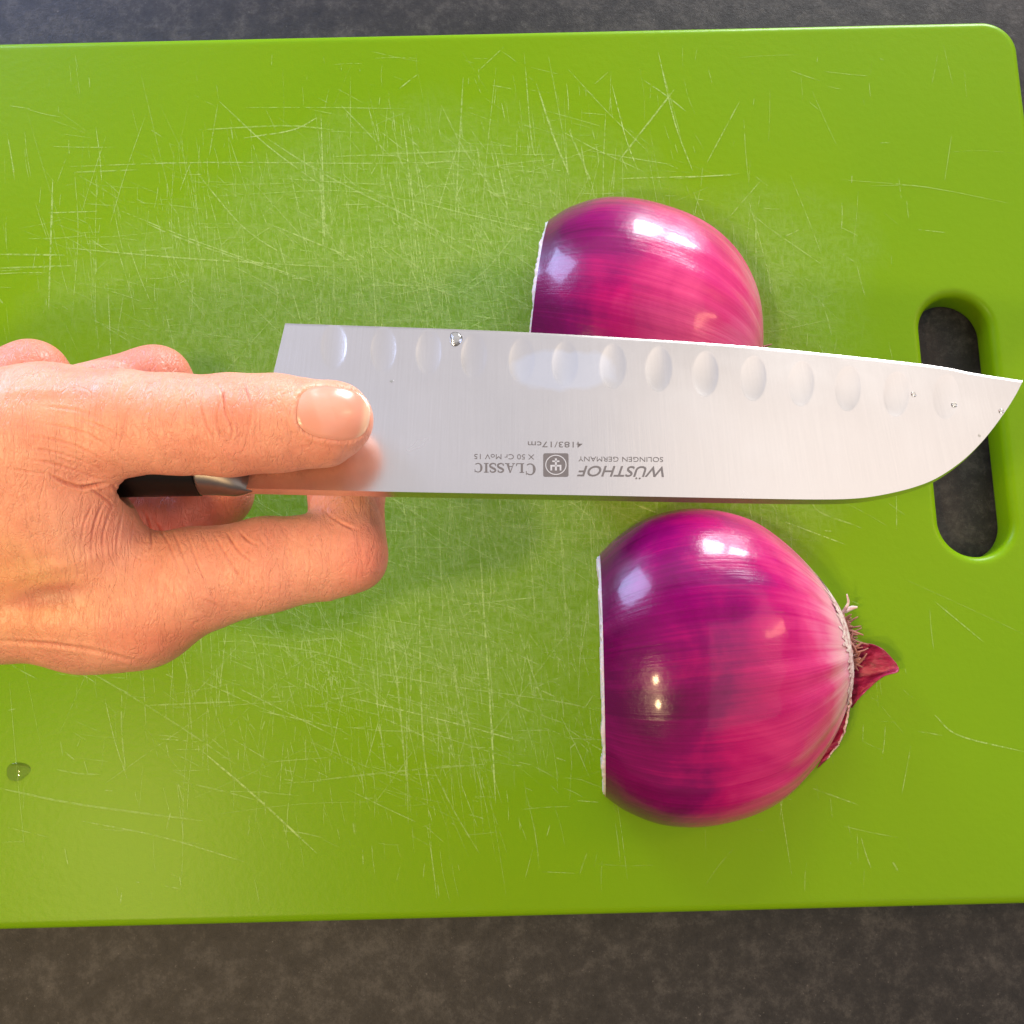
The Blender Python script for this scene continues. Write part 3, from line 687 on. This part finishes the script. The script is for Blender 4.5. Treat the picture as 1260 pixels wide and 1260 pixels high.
# ------------------------------------------------------------------ hand (signed distance field -> one skin mesh)
def mm(px, py, D): return P(px, py, D / 1000.) * 1000.
def cone(p, a, b, ra, rb):
    ba = b - a; q = p - a; h = np.clip((q @ ba) / (ba @ ba), 0, 1)
    return np.linalg.norm(q - h[..., None] * ba, axis=-1) - (ra + (rb - ra) * h)
def smin(a, b, k):
    h = np.maximum(k - np.abs(a - b), 0) / k; return np.minimum(a, b) - h * h * k * .25
CH = {   # chains of joints: (px, py, depth mm, radius mm)
 'thumb': ([(70, 532, 222, 13.0), (150, 521, 219.5, 11.0), (215, 522, 219.5, 10.3), (285, 523, 220, 10.5), (340, 521, 221, 10.1), (398, 521, 222, 8.8), (415, 515, 222.3, 7.5)], 3.0),
 'index': ([(158, 742, 236, 14.0), (235, 715, 235, 11.8), (330, 695, 236, 10.6), (385, 686, 237, 9.4), (424, 681, 237.5, 9.0)], 3.0),
 'index2': ([(427, 681, 238, 9.1), (426, 600, 248, 9.0), (405, 545, 249, 7.6)], 2.0),
 'index3': ([(410, 694, 238, 8.2), (444, 696, 239, 5.2)], 2.0),
 'fill': ([(40, 650, 250, 11), (110, 640, 252, 10), (190, 640, 256, 8)], 3.0),
 'middle': ([(150, 735, 256, 11.5), (262, 604, 262, 9.8)], 2.0),
 'middle2': ([(262, 602, 262, 9.8), (190, 470, 250, 8.6)], 1.5),
 'middle3': ([(190, 470, 250, 8.6), (95, 492, 240, 8.0)], 1.5),
 'ring': ([(70, 735, 268, 11.0), (150, 608, 276, 9.5)], 2.0),
 'ring2': ([(150, 608, 276, 9.5), (38, 464, 259, 9.0)], 1.5),
 'ring3': ([(38, 464, 259, 9.0), (-50, 490, 247, 8.0)], 1.5),
 'pinky': ([(-20, 725, 280, 10.0), (40, 620, 286, 8.6), (-50, 500, 268, 7.6), (-125, 515, 256, 7.0)], 2.0),
 'palm': ([(-330, 640, 246, 24), (-190, 640, 244, 23), (-110, 640, 243, 22), (-30, 655, 243, 20)], 8.0),
 'arm': ([(-330, 640, 246, 24), (-560, 660, 250, 29)], 8.0),
 'thenar': ([(-300, 580, 228, 18), (-200, 560, 222, 16), (-90, 548, 219, 14.8), (20, 545, 220, 14)], 6.0),
 'm1': ([(-150, 600, 234, 15), (-30, 560, 226, 14), (70, 532, 222, 13.2)], 6.0),
 'm2': ([(-150, 690, 240, 16), (0, 728, 236, 15.0), (110, 742, 236, 14.8), (172, 748, 236, 13.6)], 6.0),
 'm3': ([(-140, 700, 256, 14), (150, 735, 256, 11.5)], 6.0),
 'm4': ([(-150, 690, 264, 13), (70, 735, 268, 11)], 6.0),
 'm5': ([(-160, 670, 262, 13), (-20, 725, 280, 10)], 6.0),
 'web': ([(-60, 640, 232, 17), (40, 640, 228, 13.5), (88, 640, 227, 10)], 6.0),
 'web2': ([(20, 560, 224, 13), (60, 620, 225, 11.5), (100, 670, 230, 12)], 6.0),
}
CHW = {k: [(mm(*j[:3]), j[3]) for j in v_[0]] for k, v_ in CH.items()}
def chain(p, k):
    js = CHW[k]; kk = CH[k][1]; d = None
    for (a, ra), (b, rb) in zip(js, js[1:]):
        c_ = cone(p, a, b, ra, rb); d = c_ if d is None else smin(d, c_, kk)
    return d
hA, hB = PB(230, 543) * 1000, PB(-310, 543) * 1000
hY = PB(100, 560) - PB(100, 540); hY /= np.linalg.norm(hY); hX = np.cross(hY, BN)
def hand_sdf(p):
    palm = chain(p, 'palm')
    for k in ('fill', 'thenar', 'arm', 'm1', 'm2', 'm3', 'm4', 'm5', 'web', 'web2'): palm = smin(palm, chain(p, k), 9.0)
    d = smin(palm, chain(p, 'thumb'), 6.0)
    idx = smin(smin(chain(p, 'index'), chain(p, 'index3'), 1.5), chain(p, 'index2'), 2.2)
    d = smin(d, idx, 5.0)
    mid = smin(smin(chain(p, 'middle'), chain(p, 'middle2'), 2.5), chain(p, 'middle3'), 2.5)
    rin = smin(smin(chain(p, 'ring'), chain(p, 'ring2'), 2.5), chain(p, 'ring3'), 2.5)
    for f, kk in ((mid, .8), (rin, .8), (chain(p, 'pinky'), .8)): d = smin(d, f, kk)
    # room for the handle and the blade inside the grip
    q = p - hA; bl = np.abs((p - B0 * 1000) @ BN + 1.1) - 1.25
    hx = q @ hX if hX[0] < 0 else -(q @ hX); yy = np.abs(q @ hY); zz = np.abs(q @ BN + 1.2)
    hd = np.maximum((np.maximum(yy / 11.2, 1e-6) ** 3 + np.maximum(zz / 9.2, 1e-6) ** 3) ** (1 / 3) * 10 - 10, -hx)
    hd = np.maximum(hd, hx - 50)
    bd = np.maximum(np.maximum(bl, p[..., 0] * -1 + hA[0] - 2), np.abs(q @ hY + .0) - 19)
    return np.maximum(np.maximum(d, -hd), -bd)
allp = np.array([j[0] for v_ in CHW.values() for j in v_]); mx = max(j[3] for v_ in CH.values() for j in v_[0])
lo = allp.min(0) - mx - 3; hi = allp.max(0) + mx + 3
hs = 1.15
n3 = np.ceil((hi - lo) / hs).astype(int) + 1
Fg = np.empty(tuple(n3), np.float32)
gy, gz = np.meshgrid(np.arange(n3[1]), np.arange(n3[2]), indexing='ij')
for i in range(0, n3[0], 12):
    ii = np.arange(i, min(i + 12, n3[0]))
    pts = np.empty((len(ii), n3[1], n3[2], 3)); pts[..., 0] = (lo[0] + ii * hs)[:, None, None]
    pts[..., 1] = lo[1] + gy * hs; pts[..., 2] = lo[2] + gz * hs
    Fg[ii[0]:ii[-1] + 1] = hand_sdf(pts)
def surface_nets(Fg):
    s = Fg < 0; a = [slice(None, -1), slice(1, None)]
    cnt = sum(s[a[i], a[j], a[k]].astype(np.int8) for i in (0, 1) for j in (0, 1) for k in (0, 1))
    act = (cnt > 0) & (cnt < 8); cells = np.argwhere(act); idx = -np.ones(act.shape, np.int64); idx[act] = np.arange(len(cells))
    acc = np.zeros((len(cells), 3)); num = np.zeros(len(cells))
    cor = [np.array((i, j, k)) for i in (0, 1) for j in (0, 1) for k in (0, 1)]
    for A_ in cor:
        for d_ in range(3):
            if A_[d_]: continue
            B_ = A_.copy(); B_[d_] = 1
            fa = Fg[tuple((cells + A_).T)]; fb = Fg[tuple((cells + B_).T)]; x = (fa < 0) != (fb < 0)
            tt = np.where(x, fa / np.where(x, fa - fb, 1), 0)
            acc += np.where(x[:, None], A_ + tt[:, None] * (B_ - A_), 0); num += x
    verts = cells + acc / num[:, None]
    faces = []
    for d_ in range(3):
        sl0 = [slice(None)] * 3; sl1 = [slice(None)] * 3; sl0[d_] = slice(None, -1); sl1[d_] = slice(1, None)
        x = s[tuple(sl0)] != s[tuple(sl1)]; e = np.argwhere(x); u_, w_ = (d_ + 1) % 3, (d_ + 2) % 3
        e = e[(e[:, u_] > 0) & (e[:, w_] > 0) & (e[:, u_] < Fg.shape[u_] - 1) & (e[:, w_] < Fg.shape[w_] - 1)]
        du = np.zeros(3, int); du[u_] = 1; dw = np.zeros(3, int); dw[w_] = 1
        q = np.stack([idx[tuple((e - du - dw).T)], idx[tuple((e - dw).T)], idx[tuple(e.T)], idx[tuple((e - du).T)]], -1)
        fl = ~s[tuple(e.T)]; q[fl] = q[fl][:, ::-1]; faces.append(q)
    return verts, np.concatenate(faces)
vv, ff = surface_nets(Fg); vv = lo + vv * hs
def project(p, n=2, amt=1.0):
    for _ in range(n):
        out = np.empty_like(p)
        for i in range(0, len(p), 60000):
            q = p[i:i + 60000]; d = hand_sdf(q); e = .12; gr = np.empty_like(q)
            for a_ in range(3):
                dd = np.zeros(3); dd[a_] = e; gr[:, a_] = (hand_sdf(q + dd) - d) / e
            gr /= np.maximum(np.linalg.norm(gr, axis=1), .3)[:, None]
            out[i:i + 60000] = q - gr * np.clip(d, -1, 1)[:, None] * amt
        p = out
    return p
tmp = obj('tmp', vv / 1000, ff, M_SKIN); sm = tmp.modifiers.new('s', 'SMOOTH'); sm.iterations = 3; sm.factor = .5
sb = tmp.modifiers.new('d', 'SUBSURF'); sb.levels = 2; sb.render_levels = 2
dg = bpy.context.evaluated_depsgraph_get(); me = bpy.data.meshes.new_from_object(tmp.evaluated_get(dg)); bpy.data.objects.remove(tmp)
def get_co(me):
    c = np.empty(len(me.vertices) * 3); me.vertices.foreach_get('co', c); return c.reshape(-1, 3)
def get_no(me):
    c = np.empty(len(me.vertices) * 3, np.float32); me.vertex_normals.foreach_get('vector', c); return c.reshape(-1, 3).astype(float)
co = get_co(me) * 1000
co = project(co, 1, .85)
me.vertices.foreach_set('co', (co / 1000).astype(np.float32).ravel()); me.update()
no = get_no(me)
# keep normals outward
px, py, D = proj(co / 1000)
view = -(co / 1000 - CP); view /= np.linalg.norm(view, axis=1)[:, None]
facing = np.clip((no * view).sum(1) * 1.6, 0, 1)
near = D * 1000
disp = np.zeros(len(co))
def crease(poly, depth, width, maxD=400, minD=0):
    global disp
    c = catmull(poly, max(6, 6 * len(poly)))
    sel = np.where((px > c[:, 0].min() - 5 * width) & (px < c[:, 0].max() + 5 * width) & (py > c[:, 1].min() - 5 * width) & (py < c[:, 1].max() + 5 * width) & (near < maxD) & (near > minD) & (facing > 0))[0]
    if len(sel) == 0: return
    p = np.stack([px[sel], py[sel]], -1); best = np.full(len(sel), 1e9); bt_ = np.zeros(len(sel))
    for i in range(len(c) - 1):
        a, b = c[i], c[i + 1]; ba = b - a; h = np.clip(((p - a) @ ba) / (ba @ ba + 1e-9), 0, 1)
        d = np.linalg.norm(p - a - h[:, None] * ba, axis=1); m_ = d < best; best[m_] = d[m_]; bt_[m_] = (i + h[m_]) / (len(c) - 1)
    fade = (np.clip(np.minimum(bt_, 1 - bt_) * 4, .0, 1) * .95 + .05) * (.85 + .25 * np.sin(bt_ * 9 + width * 7)) * .85
    x = best / width
    disp[sel] += (-depth * np.exp(-x * x) + depth * .35 * np.exp(-((x - 2.0) ** 2))) * fade * facing[sel]
Z = lambda *pp: [(x / 2.52, 390 + y / 2.52) for x, y in pp]
cre = [   # thumb joint
 (Z((612, 235), (630, 300), (645, 345), (668, 385)), .42, 1.5), (Z((668, 195), (690, 240), (700, 300), (722, 345), (712, 395)), .5, 1.6),
 (Z((690, 260), (672, 300), (682, 360), (705, 400)), .38, 1.4), (Z((745, 190), (765, 235), (778, 290), (770, 370)), .38, 1.6),
 (Z((585, 260), (600, 320), (612, 380)), .22, 1.3), (Z((560, 240), (575, 300), (580, 370)), .14, 1.3), (Z((800, 230), (792, 300), (795, 360)), .16, 1.5),
 (Z((715, 300), (735, 340), (745, 380)), .2, 1.2), (Z((640, 215), (700, 205), (750, 215)), .14, 1.5),
 (Z((830, 240), (850, 300), (845, 370)), .1, 1.6),
 # folds at the root of the thumb
 (Z((150, 488), (205, 515), (255, 528), (300, 520), (350, 514)), .9, 2.0), (Z((60, 440), (140, 450), (230, 475), (300, 500), (345, 505)), .28, 1.6),
 (Z((40, 405), (150, 415), (250, 445), (350, 490)), .26, 1.5), (Z((60, 365), (170, 380), (280, 420), (380, 485)), .26, 1.5),
 (Z((100, 325), (220, 345), (320, 390), (400, 460)), .22, 1.5), (Z((190, 305), (290, 330), (370, 370), (420, 430)), .18, 1.5),
 (Z((120, 275), (240, 290), (330, 320)), .15, 1.6), (Z((150, 345), (240, 400), (330, 470)), .14, 1.2), (Z((90, 395), (190, 440), (280, 490)), .14, 1.2),
 (Z((20, 470), (90, 480), (150, 488)), .25, 1.5), (Z((360, 330), (400, 380), (425, 430)), .14, 1.3), (Z((240, 330), (300, 380), (360, 440)), .14, 1.1),
 # web
 (Z((345, 515), (362, 545), (358, 580)), .5, 1.6), (Z((275, 528), (300, 545), (340, 575), (350, 600)), .35, 1.5), (Z((330, 560), (300, 620), (285, 700), (290, 760)), .3, 1.6),
 (Z((360, 570), (335, 620), (320, 690), (325, 770)), .24, 1.5), (Z((300, 560), (262, 640), (250, 720)), .2, 1.6), (Z((385, 580), (372, 640), (362, 720), (370, 790)), .2, 1.6),
 (Z((430, 600), (410, 660), (405, 740)), .14, 1.4), (Z((440, 590), (460, 640), (470, 700), (460, 730)), .42, 1.5),
 (Z((470, 625), (500, 665), (530, 720), (560, 800)), .30, 1.5), (Z((520, 640), (548, 690), (575, 760), (620, 850)), .24, 1.4), (Z((570, 645), (590, 700), (620, 780), (670, 880)), .24, 1.4),
 (Z((610, 650), (640, 700), (665, 760)), .2, 1.3), (Z((650, 650), (680, 700), (720, 770), (740, 800)), .28, 1.4), (Z((695, 650), (715, 690), (745, 730), (790, 765)), .45, 1.5),
 (Z((735, 655), (765, 690), (800, 710)), .45, 1.5), (Z((700, 720), (740, 800), (790, 880)), .18, 1.4), (Z((760, 760), (800, 830), (820, 890)), .12, 1.4),
 (Z((790, 655), (810, 690), (845, 730)), .16, 1.4), (Z((500, 740), (560, 830), (610, 920)), .12, 1.6), (Z((600, 860), (680, 900), (740, 940)), .14, 1.6),
 (Z((865, 640), (900, 690), (960, 720)), .1, 1.6),
 # lengthwise fold along the back of the hand, and veins
 (Z((-60, 1000), (80, 1008), (200, 1020), (300, 1035), (380, 1055), (440, 1070)), .45, 2.6),
 (Z((1110, 662), (1060, 640), (1000, 600)), .35, 1.6),
 (Z((270, 150), (330, 185)), .2, 1.6), (Z((548, 150), (560, 185)), .2, 1.4), (Z((520, 150), (530, 185)), .15, 1.3)]
for pl, dpt, wd in cre: crease(pl, dpt, wd)
# fine random skin lines: across the thumb and the index, lengthwise on the back of the hand
rs = np.random.default_rng(21)
for k in range(150):
    u = rs.random()
    if u < .3: x, y, a = rs.uniform(150, 350), rs.uniform(475, 575), rs.normal(88, 12)
    elif u < .75: x, y, a = rs.uniform(110, 460), rs.uniform(650, 780), rs.normal(62, 14)
    else: x, y, a = rs.uniform(0, 180), rs.uniform(600, 790), rs.normal(75, 25)
    l = rs.uniform(8, 24); a = math.radians(a); dx_, dy_ = math.cos(a) * l / 2, math.sin(a) * l / 2; cv = rs.normal(0, 1.5)
    crease([(x - dx_, y - dy_), (x + cv, y), (x + dx_, y + dy_)], rs.uniform(.03, .09), rs.uniform(.9, 1.4))
# raised tendons / veins / knuckle pads
def pad(x, y, rx, ry, h, ang_=0):
    global disp
    c_, s_ = math.cos(ang_), math.sin(ang_); u = ((px - x) * c_ + (py - y) * s_) / rx; v_ = (-(px - x) * s_ + (py - y) * c_) / ry
    disp += h * np.exp(-(u * u + v_ * v_)) * facing
pad(60, 700, 95, 10, .55, -.25); pad(30, 770, 120, 14, .7, .04); pad(185, 800, 30, 18, .6); pad(60, 480, 60, 8, .4); pad(290, 500, 30, 22, .35)
pad(300, 560, 60, 10, .25); pad(455, 690, 14, 26, .3); pad(55, 735, 55, 12, -.8, -.2); pad(130, 560, 40, 14, .4)
# nail bed
NC, NL, NW, NA = np.array([410.0, 508.5]), 45.0, 32.0, math.radians(8)
nu_ = ((px - NC[0]) * math.cos(NA) + (py - NC[1]) * math.sin(NA)) / NL; nv_ = (-(px - NC[0]) * math.sin(NA) + (py - NC[1]) * math.cos(NA)) / NW
q = (np.abs(nu_) ** 2.8 + np.abs(nv_) ** 2.6) ** (1 / 2.7)
nm = (facing > 0) & (near < 226)
disp += np.where(nm, -.55 * np.clip((1.06 - q) / .10, 0, 1) * np.clip(facing, 0, 1), 0)
disp += np.where(nm & (nu_ < .75), .16 * np.exp(-((q - 1.15) / .09) ** 2), 0)
ang3 = co * np.array([.9, .55, .8])
low = np.sin(ang3[:, 0] * .31 + 1) * np.sin(ang3[:, 1] * .45) * np.sin(ang3[:, 2] * .37 + 2)
disp += low * .18
co2 = co + no * disp[:, None]
# tone of the skin: pinker joints and fingertips, more yellow over the back of the hand, partly warm lamplight painted in
def blob(x, y, rx, ry): return np.exp(-((px - x) / rx) ** 2 - ((py - y) / ry) ** 2)
base = np.array([.90, .42, .265]); tone = np.tile(base, (len(co), 1))
def tint(wt, c_):
    global tone
    wt = np.clip(wt, 0, 1)[:, None]; tone = tone * (1 - wt) + np.array(c_) * wt
tint(.75 * blob(20, 720, 110, 75), (.82, .43, .15)); tint(.5 * blob(120, 660, 90, 40), (.86, .45, .33))
tint(.55 * blob(195, 785, 75, 30), (.72, .20, .095)); tint(.5 * blob(285, 500, 34, 50), (.74, .24, .16)); tint(.65 * blob(450, 690, 32, 50), (.80, .24, .16))
tint(.5 * blob(330, 650, 150, 16), (.78, .34, .27)); tint(.6 * blob(380, 560, 110, 26), (.78, .31, .20)); tint(.5 * blob(150, 445, 160, 22), (.74, .34, .27))
tint(.5 * blob(90, 482, 70, 14), (.74, .32, .24)); tint(.6 * (near > 240), (.68, .19, .13)); tint(.5 * blob(445, 515, 12, 45), (.80, .32, .24))  # far fingers: deep red of the shaded grip is painted into the tone
tint(np.clip(-disp * 1.3, 0, .7) * (q > 1.2), (.52, .16, .10))  # shade in the creases painted in, stronger where they are carved deeper
tint(.25 * blob(60, 735, 60, 9) , (.55, .42, .26))
hc = float(np.mean(co[:, 0])) / 1000
hand = empty('hand', (co.min(0)[0] / 1000 * .0 + P(60, 620, .24)[0], P(60, 620, .24)[1], P(60, 620, .24)[2]), 'bare hand reaching in from the left, thumb on the blade and finger curled beneath it', 'hand')
fc = np.empty(len(me.loops), np.int32); me.loops.foreach_get('vertex_index', fc); fc = fc.reshape(-1, 4)
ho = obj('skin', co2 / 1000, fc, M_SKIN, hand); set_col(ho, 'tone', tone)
bpy.data.meshes.remove(me)
# thumbnail: a curved plate seated in the nail bed
ho_co = get_co(ho.data) + np.array(hand.location)
bvh = BVHTree.FromPolygons([tuple(x) for x in co2[::1] / 1000], [tuple(map(int, f)) for f in fc[(px[fc[:, 0]] > 330) & (px[fc[:, 0]] < 470) & (near[fc[:, 0]] < 230)]])
nr_, na_ = 34, 72; rows = []; tn = []
for i in range(nr_):
    r_ = i / (nr_ - 1)
    for k in range(na_):
        a = 2 * math.pi * k / na_; cu, su = math.cos(a), math.sin(a)
        e = (abs(cu) ** 2.8 + abs(su) ** 2.6) ** (-1 / 2.7); uu, vn = cu * e * r_, su * e * r_
        X_ = NC[0] + uu * NL * math.cos(NA) - vn * NW * math.sin(NA); Y_ = NC[1] + uu * NL * math.sin(NA) + vn * NW * math.cos(NA)
        d = P(X_, Y_, 1.0) - CP; d /= np.linalg.norm(d)
        hit = bvh.ray_cast(Vector(CP), Vector(d))
        h_ = np.array(hit[0]) if hit[0] is not None else P(X_, Y_, .2225)
        nn = np.array(hit[1]) if hit[0] is not None else -d
        if nn @ d > 0: nn = -nn
        lift = .00055 if r_ < .93 else .00055 - (r_ - .93) / .07 * .00045
        if uu > .5: lift += .00012 * (uu - .5)
        h_ = h_ + (-d * .5 + nn * .5) * lift
        rows.append(h_)
        fe = 1 / (1 + math.exp(-(uu - (.80 - .10 * vn * vn)) * 34)); lun = 1 / (1 + math.exp((uu + .86 + .15 * vn * vn) * 16))
        c_ = np.array([.80, .36, .25]) * (1 - fe) + np.array([.88, .58, .38]) * fe; c_ = c_ * (1 - .3 * lun) + np.array([.84, .46, .36]) * .3 * lun; tn.append(c_)
rows = np.array(rows)
R3 = rows.reshape(nr_, na_, 3)
for _ in range(2):
    R3[1:-1] = (R3[1:-1] * 2 + R3[:-2] + R3[2:] ) / 4
fcs = [(i * na_ + k, i * na_ + (k + 1) % na_, (i + 1) * na_ + (k + 1) % na_, (i + 1) * na_ + k) for i in range(nr_ - 1) for k in range(na_)]
no_ = obj('thumbnail', R3.reshape(-1, 3), fcs, M_NAIL, hand); fix_normals(no_); set_col(no_, 'tone', tn)
